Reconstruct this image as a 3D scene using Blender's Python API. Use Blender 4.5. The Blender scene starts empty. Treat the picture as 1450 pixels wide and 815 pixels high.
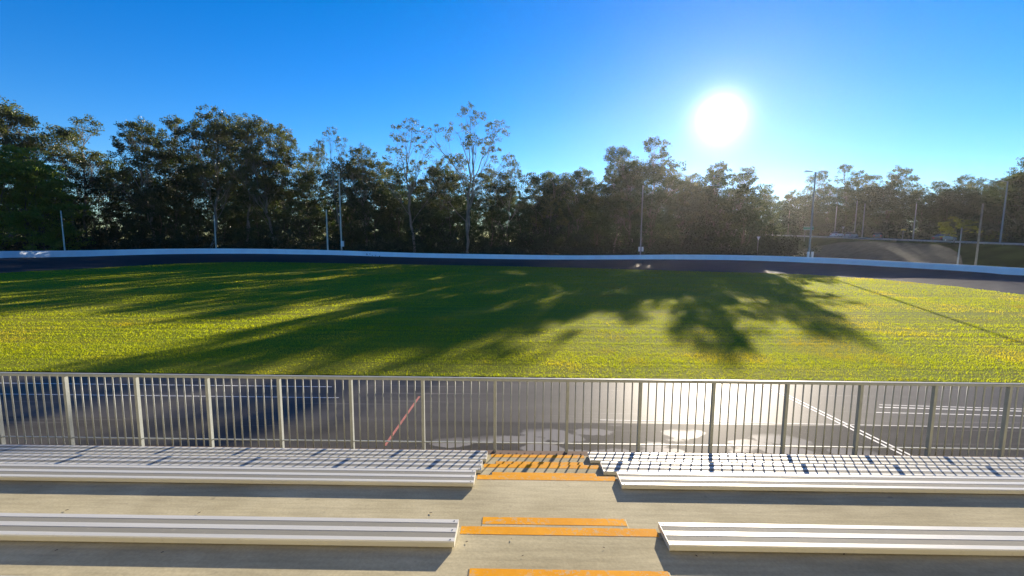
import bpy, bmesh, math, random
import numpy as np
from mathutils import Vector, Matrix

R = math.radians
sc = bpy.context.scene
col = sc.collection

# ------------------------------------------------------------------ camera
PXW, PXH, FPX = 1450.0, 815.0, 640.0
PITCH, YAW, ROLL = R(6.4848), R(0.6801), R(0.4077)
CAM = Vector((0, 0, 5.2))
cy, sy = math.cos(YAW), math.sin(YAW)
FWD = Vector((-sy * math.cos(PITCH), cy * math.cos(PITCH), -math.sin(PITCH)))
r0 = Vector((cy, sy, 0)); u0 = r0.cross(FWD)
RIGHT = r0 * math.cos(ROLL) + u0 * math.sin(ROLL)
UP = RIGHT.cross(FWD)

def ray(x, y):
    return FWD + RIGHT * ((x - PXW / 2) / FPX) + UP * ((PXH / 2 - y) / FPX)

def at_z(x, y, z):
    d = ray(x, y); return CAM + d * ((z - CAM.z) / d.z)

def at_y(x, y, Y):
    d = ray(x, y); return CAM + d * (Y / d.y)

cd = bpy.data.cameras.new('camera'); cam = bpy.data.objects.new('camera', cd); col.objects.link(cam)
M = Matrix((RIGHT, UP, -FWD)).transposed().to_4x4(); M.translation = CAM
cam.matrix_world = M
cd.sensor_width = 36; cd.lens = 36 * FPX / PXW; cd.clip_start = 0.05; cd.clip_end = 6000
sc.camera = cam

SUN = ray(1020, 166).normalized()
SUN_EL = math.asin(SUN.z); SUN_AZ = math.atan2(SUN.x, SUN.y)

# ------------------------------------------------------------------ helpers
def tag(o, label=None, cat=None, group=None, kind=None):
    if label: o['label'] = label
    if cat: o['category'] = cat
    if group: o['group'] = group
    if kind: o['kind'] = kind
    return o

def empty(name, loc=(0, 0, 0), rz=0):
    o = bpy.data.objects.new(name, None); col.objects.link(o)
    o.location = loc; o.rotation_euler = (0, 0, rz); o.empty_display_size = .2
    return o

def link(name, me, parent=None):
    o = bpy.data.objects.new(name, me); col.objects.link(o)
    if parent: o.parent = parent
    return o

class MB:
    def __init__(s): s.v = []; s.f = []; s.m = []
    def poly(s, pts, mi=0):
        k = len(s.v); s.v += [tuple(p) for p in pts]; s.f.append(tuple(range(k, k + len(pts)))); s.m.append(mi)
    def box(s, x0, x1, y0, y1, z0, z1, mi=0, c=0.0):
        k = len(s.v)
        if c <= 0:
            s.v += [(x0,y0,z0),(x1,y0,z0),(x1,y1,z0),(x0,y1,z0),(x0,y0,z1),(x1,y0,z1),(x1,y1,z1),(x0,y1,z1)]
            for q in ((0,3,2,1),(4,5,6,7),(0,1,5,4),(1,2,6,5),(2,3,7,6),(3,0,4,7)):
                s.f.append(tuple(k + i for i in q)); s.m.append(mi)
        else:   # chamfered top
            s.v += [(x0,y0,z0),(x1,y0,z0),(x1,y1,z0),(x0,y1,z0),(x0,y0,z1-c),(x1,y0,z1-c),(x1,y1,z1-c),(x0,y1,z1-c),
                    (x0+c,y0+c,z1),(x1-c,y0+c,z1),(x1-c,y1-c,z1),(x0+c,y1-c,z1)]
            for q in ((0,3,2,1),(8,9,10,11),(0,1,5,4),(1,2,6,5),(2,3,7,6),(3,0,4,7),(4,5,9,8),(5,6,10,9),(6,7,11,10),(7,4,8,11)):
                s.f.append(tuple(k + i for i in q)); s.m.append(mi)
    def extrude_x(s, prof, x0, x1, mats=None, caps=True):
        # prof: closed list of (y,z), counter-clockwise seen from +x
        n = len(prof); k = len(s.v)
        for x in (x0, x1): s.v += [(x, a, b) for a, b in prof]
        for i in range(n):
            j = (i + 1) % n
            s.f.append((k + i, k + j, k + n + j, k + n + i)); s.m.append(mats[i] if mats else 0)
        if caps:
            s.f.append(tuple(k + n + i for i in range(n))); s.m.append(0)
            s.f.append(tuple(k + i for i in reversed(range(n)))); s.m.append(0)
    def tube(s, p0, p1, r0, r1, n=8, mi=0, caps=True):
        p0 = Vector(p0); p1 = Vector(p1); d = (p1 - p0).normalized()
        a = d.orthogonal().normalized(); b = d.cross(a); k = len(s.v)
        for p, r in ((p0, r0), (p1, r1)):
            for i in range(n):
                t = 2 * math.pi * i / n; s.v.append(tuple(p + a * (r * math.cos(t)) + b * (r * math.sin(t))))
        for i in range(n):
            j = (i + 1) % n; s.f.append((k + i, k + j, k + n + j, k + n + i)); s.m.append(mi)
        if caps:
            s.f.append(tuple(k + i for i in reversed(range(n)))); s.m.append(mi)
            s.f.append(tuple(k + n + i for i in range(n))); s.m.append(mi)
    def build(s, name, mats, parent=None, smooth=False):
        me = bpy.data.meshes.new(name); me.from_pydata(s.v, [], s.f)
        if not isinstance(mats, (list, tuple)): mats = [mats]
        for m in mats: me.materials.append(m)
        me.polygons.foreach_set('material_index', s.m)
        if smooth: me.polygons.foreach_set('use_smooth', [True] * len(s.f))
        me.update()
        return link(name, me, parent)

def np_mesh(name, V, n, mat, F=None):
    """V: (k*n,3) vertices, every n of them one face."""
    me = bpy.data.meshes.new(name)
    V = np.ascontiguousarray(V, dtype=np.float32)
    me.vertices.add(len(V)); me.vertices.foreach_set('co', V.ravel())
    k = len(V) // n
    me.loops.add(len(V)); me.loops.foreach_set('vertex_index', np.arange(len(V), dtype=np.int32))
    me.polygons.add(k); me.polygons.foreach_set('loop_start', np.arange(0, len(V), n, dtype=np.int32))
    me.update(calc_edges=True); me.materials.append(mat)
    return me

# ------------------------------------------------------------------ materials
def mat(name):
    m = bpy.data.materials.new(name); m.use_nodes = True
    nt = m.node_tree; b = nt.nodes['Principled BSDF']
    return m, nt, b

def nd(nt, t, **kw):
    n = nt.nodes.new(t)
    for k, v in kw.items(): setattr(n, k, v)
    return n

def ramp(nt, src, stops):
    r = nd(nt, 'ShaderNodeValToRGB')
    while len(r.color_ramp.elements) < len(stops): r.color_ramp.elements.new(.5)
    for e, (p, c) in zip(r.color_ramp.elements, stops):
        e.position = p; e.color = (*c, 1) if len(c) == 3 else c
    nt.links.new(src, r.inputs[0]); return r

def coords(nt, scale=(1, 1, 1)):
    tc = nd(nt, 'ShaderNodeTexCoord'); mp = nd(nt, 'ShaderNodeMapping')
    mp.inputs['Scale'].default_value = scale; nt.links.new(tc.outputs['Object'], mp.inputs[0]); return mp.outputs[0]

def noise(nt, vec, scale, detail=4, rough=.55):
    n = nd(nt, 'ShaderNodeTexNoise'); n.inputs['Scale'].default_value = scale
    n.inputs['Detail'].default_value = detail; n.inputs['Roughness'].default_value = rough
    nt.links.new(vec, n.inputs['Vector']); return n.outputs['Fac']

def mixc(nt, fac, a, b, mode='MIX'):
    m = nd(nt, 'ShaderNodeMix', data_type='RGBA', blend_type=mode)
    for inp, v in ((m.inputs[0], fac), (m.inputs[6], a), (m.inputs[7], b)):
        if isinstance(v, bpy.types.NodeSocket): nt.links.new(v, inp)
        elif isinstance(v, (int, float)): inp.default_value = v
        else: inp.default_value = (*v, 1)
    return m.outputs[2]

def math_(nt, op, a, b=0.0, clamp=False):
    m = nd(nt, 'ShaderNodeMath', operation=op, use_clamp=clamp)
    for inp, v in ((m.inputs[0], a), (m.inputs[1], b)):
        if isinstance(v, bpy.types.NodeSocket): nt.links.new(v, inp)
        else: inp.default_value = v
    return m.outputs[0]

def bump(nt, b, h, strength=.3, dist=.01):
    n = nd(nt, 'ShaderNodeBump'); n.inputs['Strength'].default_value = strength; n.inputs['Distance'].default_value = dist
    nt.links.new(h, n.inputs['Height']); nt.links.new(n.outputs[0], b.inputs['Normal'])

def simple(name, c, rough=.5, metal=0.0, var=.12, scale=3.0, spec=.5):
    m, nt, b = mat(name); v = coords(nt)
    f = noise(nt, v, scale)
    lo = tuple(x * (1 - var) for x in c); hi = tuple(min(1, x * (1 + var)) for x in c)
    r = ramp(nt, f, ((.3, lo), (.7, hi))); nt.links.new(r.outputs[0], b.inputs['Base Color'])
    b.inputs['Roughness'].default_value = rough; b.inputs['Metallic'].default_value = metal; b.inputs['Specular IOR Level'].default_value = .4 if metal else .12
    b.inputs['Specular IOR Level'].default_value = spec
    return m

def concrete(name, lo, hi, streak=True):
    m, nt, b = mat(name); v = coords(nt)
    big = noise(nt, v, .9, 5, .6); fine = noise(nt, v, 45, 3, .6)
    st = noise(nt, coords(nt, (.8, 9, 9)), 2.2, 4, .6)
    c1 = ramp(nt, big, ((.3, lo), (.72, hi))).outputs[0]
    bl_ = noise(nt, coords(nt, (.55, 1.1, 1)), .55, 6, .68)
    c1 = mixc(nt, .75, c1, ramp(nt, bl_, ((.32, (.70,.69,.66)), (.5, (1,1,1)), (.68, (1.12,1.11,1.08)))).outputs[0], 'MULTIPLY')
    c2 = mixc(nt, .5 if streak else .2, c1, ramp(nt, st, ((.3, (.72,.71,.68)), (.65, (1.12,1.11,1.08)))).outputs[0], 'MULTIPLY')
    c3 = mixc(nt, .45, c2, ramp(nt, fine, ((.35, (.78,.78,.77)), (.65, (1.1,1.1,1.1)))).outputs[0], 'MULTIPLY')
    # scattered small dark stains
    sp = noise(nt, v, 7, 2, .5)
    c4 = mixc(nt, ramp(nt, sp, ((.70, (0,0,0)), (.78, (.45,.45,.45)))).outputs[0], c3, (.13,.12,.095))
    nt.links.new(c4, b.inputs['Base Color'])
    b.inputs['Roughness'].default_value = .9; b.inputs['Specular IOR Level'].default_value = .06
    bump(nt, b, math_(nt, 'ADD', math_(nt, 'MULTIPLY', fine, .6), st), .35, .004)
    return m

M_CONC = concrete('concrete', (.335, .298, .19), (.475, .43, .29))
M_KERB = concrete('kerb_concrete', (.13, .095, .075), (.20, .15, .12), False)

def yellow_paint():
    m, nt, b = mat('yellow_paint'); v = coords(nt)
    f = noise(nt, v, 3, 6, .7); f2 = noise(nt, v, 22, 6, .75)
    c = ramp(nt, f, ((.3, (.56,.235,.005)), (.7, (.68,.31,.009)))).outputs[0]
    w = math_(nt, 'MULTIPLY', ramp(nt, f2, ((.53, (0,0,0)), (.58, (.85,.85,.85)))).outputs[0], ramp(nt, noise(nt, v, 2.2, 3, .6), ((.42, (.1,.1,.1)), (.62, (1,1,1)))).outputs[0])
    c = mixc(nt, w, c, (.40,.34,.22)); nt.links.new(c, b.inputs['Base Color'])
    b.inputs['Roughness'].default_value = .75; b.inputs['Specular IOR Level'].default_value = .05
    bump(nt, b, f2, .3, .003)
    return m
M_YEL = yellow_paint()

def alu(name, c, rough, serr, metal):
    m, nt, b = mat(name); v = coords(nt)
    f = noise(nt, coords(nt, (.25, 6, 6)), 2.5, 4, .6); g = noise(nt, v, 14, 4, .65)
    cc = ramp(nt, f, ((.3, tuple(x*.86 for x in c)), (.7, c))).outputs[0]
    dirt = ramp(nt, g, ((.60, (0,0,0)), (.80, (.5,.5,.5)))).outputs[0]
    cc = mixc(nt, dirt, cc, (.38,.36,.31)); nt.links.new(cc, b.inputs['Base Color'])
    b.inputs['Metallic'].default_value = metal; b.inputs['Specular IOR Level'].default_value = .4 if metal else .12
    rr = nd(nt, 'ShaderNodeMapRange'); rr.inputs[3].default_value = rough - .06; rr.inputs[4].default_value = rough + .1
    nt.links.new(g, rr.inputs[0]); nt.links.new(rr.outputs[0], b.inputs['Roughness'])
    if serr:
        w = nd(nt, 'ShaderNodeTexWave', wave_type='BANDS', bands_direction='Y'); w.inputs['Scale'].default_value = 90
        tc = nd(nt, 'ShaderNodeTexCoord'); nt.links.new(tc.outputs['Object'], w.inputs['Vector'])
        bump(nt, b, w.outputs['Fac'], .5, .002)
    return m
M_RIB = alu('anodised_rib', (.63, .62, .545), .45, False, .25)
M_GRV = alu('serrated_aluminium', (.22, .22, .195), .75, True, .0)
M_FENCE = simple('galvanised_fence', (.235, .255, .24), .55, .0, .1, 6)
M_SCREW = simple('screw_steel', (.12, .12, .12), .4, .8)

def asphalt(name, lo, hi, near=False):
    m, nt, b = mat(name); v = coords(nt)
    big = noise(nt, coords(nt, (.35, 1, 1)), .8, 5, .6); fine = noise(nt, v, 55, 3, .7)
    c = ramp(nt, big, ((.3, lo), (.7, hi))).outputs[0]
    c = mixc(nt, .6, c, ramp(nt, fine, ((.35, (.6,.6,.6)), (.7, (1.35,1.35,1.35)))).outputs[0], 'MULTIPLY')
    if near:
        # blotches where the surface has dried pale, with rounded outlines
        vo = nd(nt, 'ShaderNodeTexVoronoi', feature='SMOOTH_F1'); vo.inputs['Scale'].default_value = 1.05
        vo.inputs['Smoothness'].default_value = .35
        nt.links.new(coords(nt, (.75, 1.5, 1)), vo.inputs['Vector'])
        wob = math_(nt, 'ADD', vo.outputs['Distance'], math_(nt, 'MULTIPLY', math_(nt, 'SUBTRACT', noise(nt, v, 1.6, 4, .6), .5), .55))
        tcx = nd(nt, 'ShaderNodeTexCoord'); sp_ = nd(nt, 'ShaderNodeSeparateXYZ'); nt.links.new(tcx.outputs['Object'], sp_.inputs[0])
        ex = math_(nt, 'DIVIDE', math_(nt, 'SUBTRACT', sp_.outputs[0], 3.2), 4.8); ey = math_(nt, 'DIVIDE', math_(nt, 'SUBTRACT', sp_.outputs[1], 10.2), 1.5)
        rad_ = math_(nt, 'ADD', math_(nt, 'MULTIPLY', ex, ex), math_(nt, 'MULTIPLY', ey, ey))
        rad_ = math_(nt, 'ADD', rad_, math_(nt, 'MULTIPLY', math_(nt, 'SUBTRACT', noise(nt, v, .6, 3, .5), .5), 1.2))
        gate = ramp(nt, math_(nt, 'MULTIPLY', rad_, .5), ((.60, (1,1,1)), (.78, (0,0,0)))).outputs[0]
        bl = ramp(nt, wob, ((.43, (1,1,1)), (.49, (0,0,0)))).outputs[0]
        bl = math_(nt, 'MULTIPLY', bl, gate)
        c = mixc(nt, math_(nt, 'MULTIPLY', bl, .85), c, tuple(x * 2.6 for x in hi))
        # tyre / sweeper streaks along the straight
        st = ramp(nt, noise(nt, coords(nt, (.06, 2.6, 1)), 2.0, 4, .65), ((.60, (0,0,0)), (.70, (.5,.5,.5)))).outputs[0]
        c = mixc(nt, st, c, tuple(x * 1.9 for x in hi))
        rr = nd(nt, 'ShaderNodeMapRange'); rr.inputs[3].default_value = .55 if near < .2 else .38; rr.inputs[4].default_value = .42 if near < .2 else .28
        nt.links.new(bl, rr.inputs[0]); nt.links.new(rr.outputs[0], b.inputs['Roughness'])
    else:
        b.inputs['Roughness'].default_value = .6
    nt.links.new(c, b.inputs['Base Color'])
    b.inputs['Specular IOR Level'].default_value = near if near else .04
    bump(nt, b, fine, .25, .004)
    return m
M_ASPH_N = asphalt('worn_asphalt', (.065, .062, .056), (.10, .096, .088), .008)
M_ASPH_F = asphalt('smooth_asphalt', (.065, .062, .058), (.10, .095, .088), .042)
M_ASPH_T = asphalt('track_asphalt', (.030, .031, .034), (.048, .049, .052))
M_ROAD = asphalt('road_asphalt', (.05, .05, .05), (.07, .07, .07))

def grass_ground():
    m, nt, b = mat('mown_grass'); v = coords(nt)
    rows = noise(nt, coords(nt, (.045, 1.6, 1)), 1.6, 5, .6); big = noise(nt, v, .07, 4, .6); fine = noise(nt, v, 9, 4, .7)
    c = ramp(nt, rows, ((.28, (.19,.15,.035)), (.45, (.17,.19,.022)), (.75, (.25,.25,.025)))).outputs[0]
    c = mixc(nt, .5, c, ramp(nt, big, ((.35, (.7,.9,.6)), (.65, (1.25,1.05,1.0)))).outputs[0], 'MULTIPLY')
    c = mixc(nt, .6, c, ramp(nt, fine, ((.3, (.5,.5,.5)), (.7, (1.3,1.3,1.3)))).outputs[0], 'MULTIPLY')
    nt.links.new(c, b.inputs['Base Color']); b.inputs['Roughness'].default_value = 1.0
    b.inputs['Specular IOR Level'].default_value = .03
    bump(nt, b, math_(nt, 'ADD', fine, rows), .6, .05)
    return m
M_GRASS = grass_ground()

def leafy(name, stops, trans=.4, tint=(1.3, 1.5, .5), scale=.35, gloss=.03, pos='Object'):
    m = bpy.data.materials.new(name); m.use_nodes = True; nt = m.node_tree; nt.nodes.clear()
    out = nd(nt, 'ShaderNodeOutputMaterial'); v = coords(nt)
    f = noise(nt, v, scale, 3, .6)
    oi = nd(nt, 'ShaderNodeObjectInfo')
    f = math_(nt, 'ADD', f, math_(nt, 'MULTIPLY', math_(nt, 'SUBTRACT', oi.outputs['Random'], .5), .25))
    c = ramp(nt, f, stops).outputs[0]
    df = nd(nt, 'ShaderNodeBsdfDiffuse'); tr = nd(nt, 'ShaderNodeBsdfTranslucent'); gl = nd(nt, 'ShaderNodeBsdfGlossy')
    gl.inputs['Roughness'].default_value = .4; gl.inputs['Color'].default_value = (.8, .8, .8, 1)
    nt.links.new(c, df.inputs[0]); nt.links.new(mixc(nt, 1.0, c, tint, 'MULTIPLY'), tr.inputs[0])
    m1 = nd(nt, 'ShaderNodeMixShader'); m1.inputs[0].default_value = trans
    nt.links.new(df.outputs[0], m1.inputs[1]); nt.links.new(tr.outputs[0], m1.inputs[2])
    m2 = nd(nt, 'ShaderNodeMixShader'); m2.inputs[0].default_value = gloss
    nt.links.new(m1.outputs[0], m2.inputs[1]); nt.links.new(gl.outputs[0], m2.inputs[2])
    nt.links.new(m2.outputs[0], out.inputs['Surface'])
    return m
M_BLADE = leafy('grass_blade', ((.36, (.20,.165,.020)), (.48, (.165,.195,.008)), (.6, (.20,.215,.012)), (.68, (.26,.225,.03))), .55, (2.55,2.5,.4), .16, .012)
M_GUM = leafy('gum_leaf', ((.3, (.04,.058,.018)), (.55, (.066,.086,.028)), (.75, (.115,.12,.044))), .4, (1.5,1.4,.5))
M_DENSE = leafy('dense_leaf', ((.3, (.02,.036,.012)), (.55, (.036,.056,.018)), (.75, (.075,.09,.03))), .3, (1.4,1.5,.4))
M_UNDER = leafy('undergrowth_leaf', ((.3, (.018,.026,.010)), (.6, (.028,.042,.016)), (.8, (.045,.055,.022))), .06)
M_GREEN = leafy('green_leaf', ((.3, (.08,.12,.018)), (.55, (.13,.18,.025)), (.75, (.18,.21,.035))), .5, (1.8,1.8,.4))
M_BRIGHT = leafy('bright_leaf', ((.3, (.07,.085,.02)), (.6, (.11,.125,.03))), .45, (1.7,1.7,.4))
M_BARK = simple('pale_bark', (.17, .15, .12), .95, 0, .4, .8)
M_DBARK = simple('dark_bark', (.10, .08, .06), .9, 0, .4, .8)
M_SOIL = simple('forest_soil', (.04, .036, .022), 1, 0, .35, .2, 0)
M_VERGE = simple('verge_grass', (.028, .042, .014), 1, 0, .45, .25, 0)
M_SLOPE = concrete('weathered_slope', (.038, .044, .03), (.07, .074, .056))
M_WALL = simple('pale_wall_paint', (.80, .89, .97), .55, 0, .07, .6)
M_WHITE = simple('white_line_paint', (.62, .61, .56), .7, 0, .25, 8)
M_RED = simple('red_line_paint', (.36, .10, .07), .7, 0, .25, 8)
M_POLE = simple('pole_galv', (.26, .27, .27), .5, .2, .12, 2)
M_PALEPOLE = simple('pale_pole', (.50, .53, .47), .7, 0, .15, 2)
M_TIMBER = simple('timber_pole', (.22, .19, .15), .85, 0, .25, 3)
M_BOX = simple('pale_box', (.72, .72, .70), .5, 0, .06)
M_SIGNG = simple('sign_green', (.02, .16, .09), .5, 0, .1)
M_SIGNY = simple('sign_yellow', (.6, .42, .05), .5, 0, .1)
M_SIGNB = simple('sign_back', (.45, .46, .46), .5, .4, .1)
M_TYRE = simple('tyre_rubber', (.02, .02, .02), .8, 0, .1)
M_GLASS = simple('car_glass', (.02, .025, .03), .08, 0, .1)
M_LAMP = simple('lamp_lens', (.75, .75, .75), .15, 0, .05)
M_TAIL = simple('tail_lens', (.35, .02, .02), .25, 0, .05)
M_RIM = simple('wheel_rim', (.5, .5, .5), .35, .8, .05)
M_DEAD = simple('dead_leaf', (.05, .035, .02), .9, 0, .3, 30)

def carpaint(name, c, metal):
    m = simple(name, c, .28, metal, .04); m.node_tree.nodes['Principled BSDF'].inputs['Coat Weight'].default_value = .6; return m
M_SILVER = carpaint('silver_paint', (.55, .57, .60), .6)
M_WHITECAR = carpaint('white_paint', (.7, .7, .7), 0)
M_DARKCAR = carpaint('dark_paint', (.03, .032, .036), .3)

# ------------------------------------------------------------------ world + sun
w = bpy.data.worlds.new('World'); sc.world = w; w.use_nodes = True
nt = w.node_tree; bg = nt.nodes['Background']
sky = nd(nt, 'ShaderNodeTexSky', sky_type='NISHITA'); sky.sun_disc = False
sky.sun_elevation = SUN_EL; sky.sun_rotation = SUN_AZ; sky.altitude = 60
sky.air_density = 1.0; sky.dust_density = .02; sky.ozone_density = 3.0
hs = nd(nt, 'ShaderNodeHueSaturation'); hs.inputs['Saturation'].default_value = 1.4; hs.inputs['Value'].default_value = .9
nt.links.new(sky.outputs[0], hs.inputs['Color'])
# aureole of the low sun: brightness of the sky by the angle to the sun
tc = nd(nt, 'ShaderNodeTexCoord'); dt = nd(nt, 'ShaderNodeVectorMath', operation='DOT_PRODUCT')
dt.inputs[1].default_value = SUN; nt.links.new(tc.outputs['Generated'], dt.inputs[0])
ang = math_(nt, 'ARCCOSINE', math_(nt, 'MINIMUM', dt.outputs['Value'], 1.0))
def expo(scale, amp): return math_(nt, 'MULTIPLY', math_(nt, 'EXPONENT', math_(nt, 'MULTIPLY', ang, -1.0 / scale)), amp)
g = math_(nt, 'ADD', math_(nt, 'ADD', expo(R(.85), 50.0), expo(R(3.0), 1.0)), expo(R(14), .0))
gc = nd(nt, 'ShaderNodeVectorMath', operation='SCALE'); gc.inputs[0].default_value = (1.0, .96, .92); nt.links.new(g, gc.inputs['Scale'])
ad = nd(nt, 'ShaderNodeVectorMath', operation='ADD'); tint = nd(nt, 'ShaderNodeVectorMath', operation='MULTIPLY'); tint.inputs[1].default_value = (.76, .97, 1.32); nt.links.new(hs.outputs[0], tint.inputs[0]); nt.links.new(tint.outputs[0], ad.inputs[0]); nt.links.new(gc.outputs[0], ad.inputs[1])
nt.links.new(ad.outputs[0], bg.inputs['Color']); bg.inputs['Strength'].default_value = .05
sl = bpy.data.lights.new('sun', 'SUN'); sl.energy = 4.3; sl.angle = R(.4); sl.color = (1.0, .87, .70)
so = bpy.data.objects.new('sun', sl); col.objects.link(so)
so.rotation_euler = (-SUN).to_track_quat('-Z', 'Y').to_euler(); so.location = SUN * 400

# ------------------------------------------------------------------ grandstand
W = 1.65; X0 = .3541; HT = .0616; BW = .2783
RISE = .3945
FL = [5.2 - (2.3229 + HT) - RISE * 3 + RISE * i for i in range(11)]       # floor heights of the tiers, lowest first
DN = [7.091, 6.021, 5.013, 3.488, 2.325, 1.33, -.45] + [-1.45 - .95 * k for k in range(5)]                 # far edge (nosing) of each tier; rearmost ones added unseen for bounce light
XE = 17.0
stand = empty('grandstand', (0, 0, 0))
tag(stand, 'stepped concrete grandstand with yellow edged aisle steps down to the fence', 'grandstand')
b = MB(); c = .012
prof = [(DN[0], -.3)]
for i in range(11):
    prof += [(DN[i], FL[i] - c), (DN[i] - c, FL[i])]
    prof += [(DN[i + 1], FL[i])]
prof += [(DN[11], -.3)]
b.extrude_x(prof, -XE, XE); b.build('terrace', M_CONC, stand)
s = MB(); s.box(-XE, XE, DN[11] - .25, DN[11] - .003, -.3, FL[10] + 5.2, 0, .02); s.build('bounce_wall', M_CONC, stand)  # unseen wall added behind the camera to bounce warm light onto the tiers
# half steps standing in the aisle, and the painted nosings
def strip(x0, x1, yfar, wd, z, x_skew=0.0):
    s = MB(); s.box(x0, x1, yfar - wd, yfar + .002, z - .02, z + .0018); return s.build('painted_nosing', M_YEL, stand)
HALF = [(1, .46, .30), (2, .43, .30), (3, .43, .30), (4, .44, .30)]
xa, xb = X0 - .665, X0 + .665
for i, dep, _ in HALF:
    zt = FL[i] - RISE / 2
    s = MB(); s.box(xa, xb, DN[i] + .002, DN[i] + dep, FL[i - 1] - .02, zt, 0, .008); s.build('step_block', M_CONC, stand)
    strip(xa + .012, xb - .012, DN[i] + dep - .004, .1, zt)
for i in range(6):
    hw = .80 if i in (1, 2, 3) else .76
    strip(X0 - hw, X0 + hw, DN[i] - .001, .096, FL[i])

# ------------------------------------------------------------------ benches
def bench_profile(z):
    yb, yf = -BW, 0.0
    t = HT; p = []; m = []
    # top surface from far (y=0) to near (y=-BW): rib groove rib groove rib ; counter-clockwise seen from +x
    p = [(yf, z + .012), (yf, z + t - .004), (yf - .004, z + t)]; m = [0, 0, 0]
    ribs = [(.004, .048), (.112, .162), (.232, BW - .006)]
    for k, (a, e) in enumerate(ribs):
        p.append((-e, z + t)); m.append(0)
        if k < 2:
            p.append((-e - .003, z + t - .0018)); m.append(1)
            p.append((-ribs[k + 1][0] + .003, z + t - .0018)); m.append(1 if False else 0)
            p.append((-ribs[k + 1][0], z + t)); m.append(0)
            m[-3] = 1
    p += [(yb, z + t - .008), (yb, z + t - .020), (yb + .005, z + t - .023), (yb + .005, z + .012)]; m += [0, 0, 0, 0]
    return p, m[:len(p)]

bench_info = [
 (0, -1, 'lowest bench plank left of the aisle, next to the fence and striped by its shadow'),
 (1, -1, 'second aluminium bench plank up from the fence, left of the aisle, striped by fence shadow'),
 (2, -1, 'third bench plank up from the fence, left of the aisle, edging the wide landing'),
 (3, -1, 'nearest fully visible ribbed aluminium bench left of the aisle, with screws at its end'),
 (4, -1, 'ribbed bench plank just peeking in at the bottom left corner of the concrete stand'),
 (0, 1, 'lowest bench plank right of the aisle, next to the fence and striped by its shadow'),
 (1, 1, 'second aluminium bench plank up from the fence, right of the aisle, striped by fence shadow'),
 (2, 1, 'third bench plank up from the fence, right of the aisle, edging the wide landing'),
 (3, 1, 'nearest ribbed aluminium bench right of the aisle, casting a broad shadow on concrete'),
]
for i, side, lab in bench_info:
    xin = X0 + side * W / 2; xout = side * (XE - .3)
    t = empty('bench', (xin, DN[i] + .002, FL[i]))
    tag(t, lab, 'bench', 'aluminium benches on the concrete tiers')
    p, m = bench_profile(0)
    s = MB(); a, e = sorted((0, xout - xin)); s.extrude_x(p, a, e, m)
    s.build('plank', [M_RIB, M_GRV], t)
    s = MB(); s.box(*sorted((-side * .004, -side * .0005)), -BW + .001, -.001, .010, HT - .001); s.build('end_cap', M_RIB, t)
    for yy in (-.025, -.139, -.255):
        s = MB(); s.tube((side * .03, yy, HT - .003), (side * .03, yy, HT + .003), .006, .005, 10); s.build('screw', M_SCREW, t)
    for k in range(9):
        s = MB(); xx = side * (.35 + k * 1.9); s.box(xx - .03, xx + .03, -BW + .04, -.03, 0, .0125); s.build('bracket', M_POLE, t)

# ------------------------------------------------------------------ fence
FD, RZ, SP, PH = 7.6498, 5.2 - 2.448, 1.2667, -.3745
fence = empty('guard_fence', (PH, FD, 0))
tag(fence, 'grey metal baluster fence along the front of the grandstand', 'fence')
kmin, kmax = -11, 12
xl, xr = kmin * SP - .1, kmax * SP + .1
s = MB(); zz = RZ
prof = [(-.035, zz - .05), (.035, zz - .05), (.035, zz - .008), (.027, zz), (-.027, zz), (-.035, zz - .008)]
s.extrude_x(prof, xl, xr); s.build('top_rail', M_FENCE, fence)
s = MB(); zb = 5.2 - 3.55 - .09
s.extrude_x([(-.016, zb), (.016, zb), (.016, zb + .014), (-.016, zb + .014)], xl, xr); s.build('bottom_rail', M_FENCE, fence)
post_me = None; bal_me = None; extra = MB(); ZB0 = zb - .13
order = []
for k in range(kmin, kmax + 1):
    x = k * SP
    if post_me is None:
        s = MB(); s.box(-.024, .024, -.033, .033, FL[0] - .75, RZ - .051); o = s.build('post', M_FENCE, fence); post_me = o.data
        f = MB(); f.box(-.07, .07, -.04, .05, FL[0] - .77, FL[0] - .75)
    else: o = link('post', post_me, fence)
    o.location = (x, 0, 0)
    if k < kmax:
        for j in range(1, 9): order.append(x + j * SP / 9)
order.sort(key=lambda x: abs(x - .4))
for n_, x in enumerate(order):
    if n_ < 100:
        if bal_me is None:
            s = MB(); s.tube((0, 0, ZB0), (0, 0, RZ - .045), .0125, .0125, 8); o = s.build('baluster', M_FENCE, fence, True); bal_me = o.data
        else: o = link('baluster', bal_me, fence)
        o.location = (x, 0, 0)
    else: extra.tube((x, 0, ZB0), (x, 0, RZ - .045), .0125, .0125, 8)
o = extra.build('baluster_run', M_FENCE, fence); o['kind'] = 'stuff'

# safety wall below the fence
s = MB(); s.extrude_x([(7.40, -.3), (7.70, -.3), (7.70, FL[0] - .24), (7.68, FL[0] - .22), (7.40, FL[0] - .22)], -XE, XE)
o = s.build('retaining_wall', M_KERB); tag(o, 'low brownish concrete retaining wall running under the baluster fence', 'wall')

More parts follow.
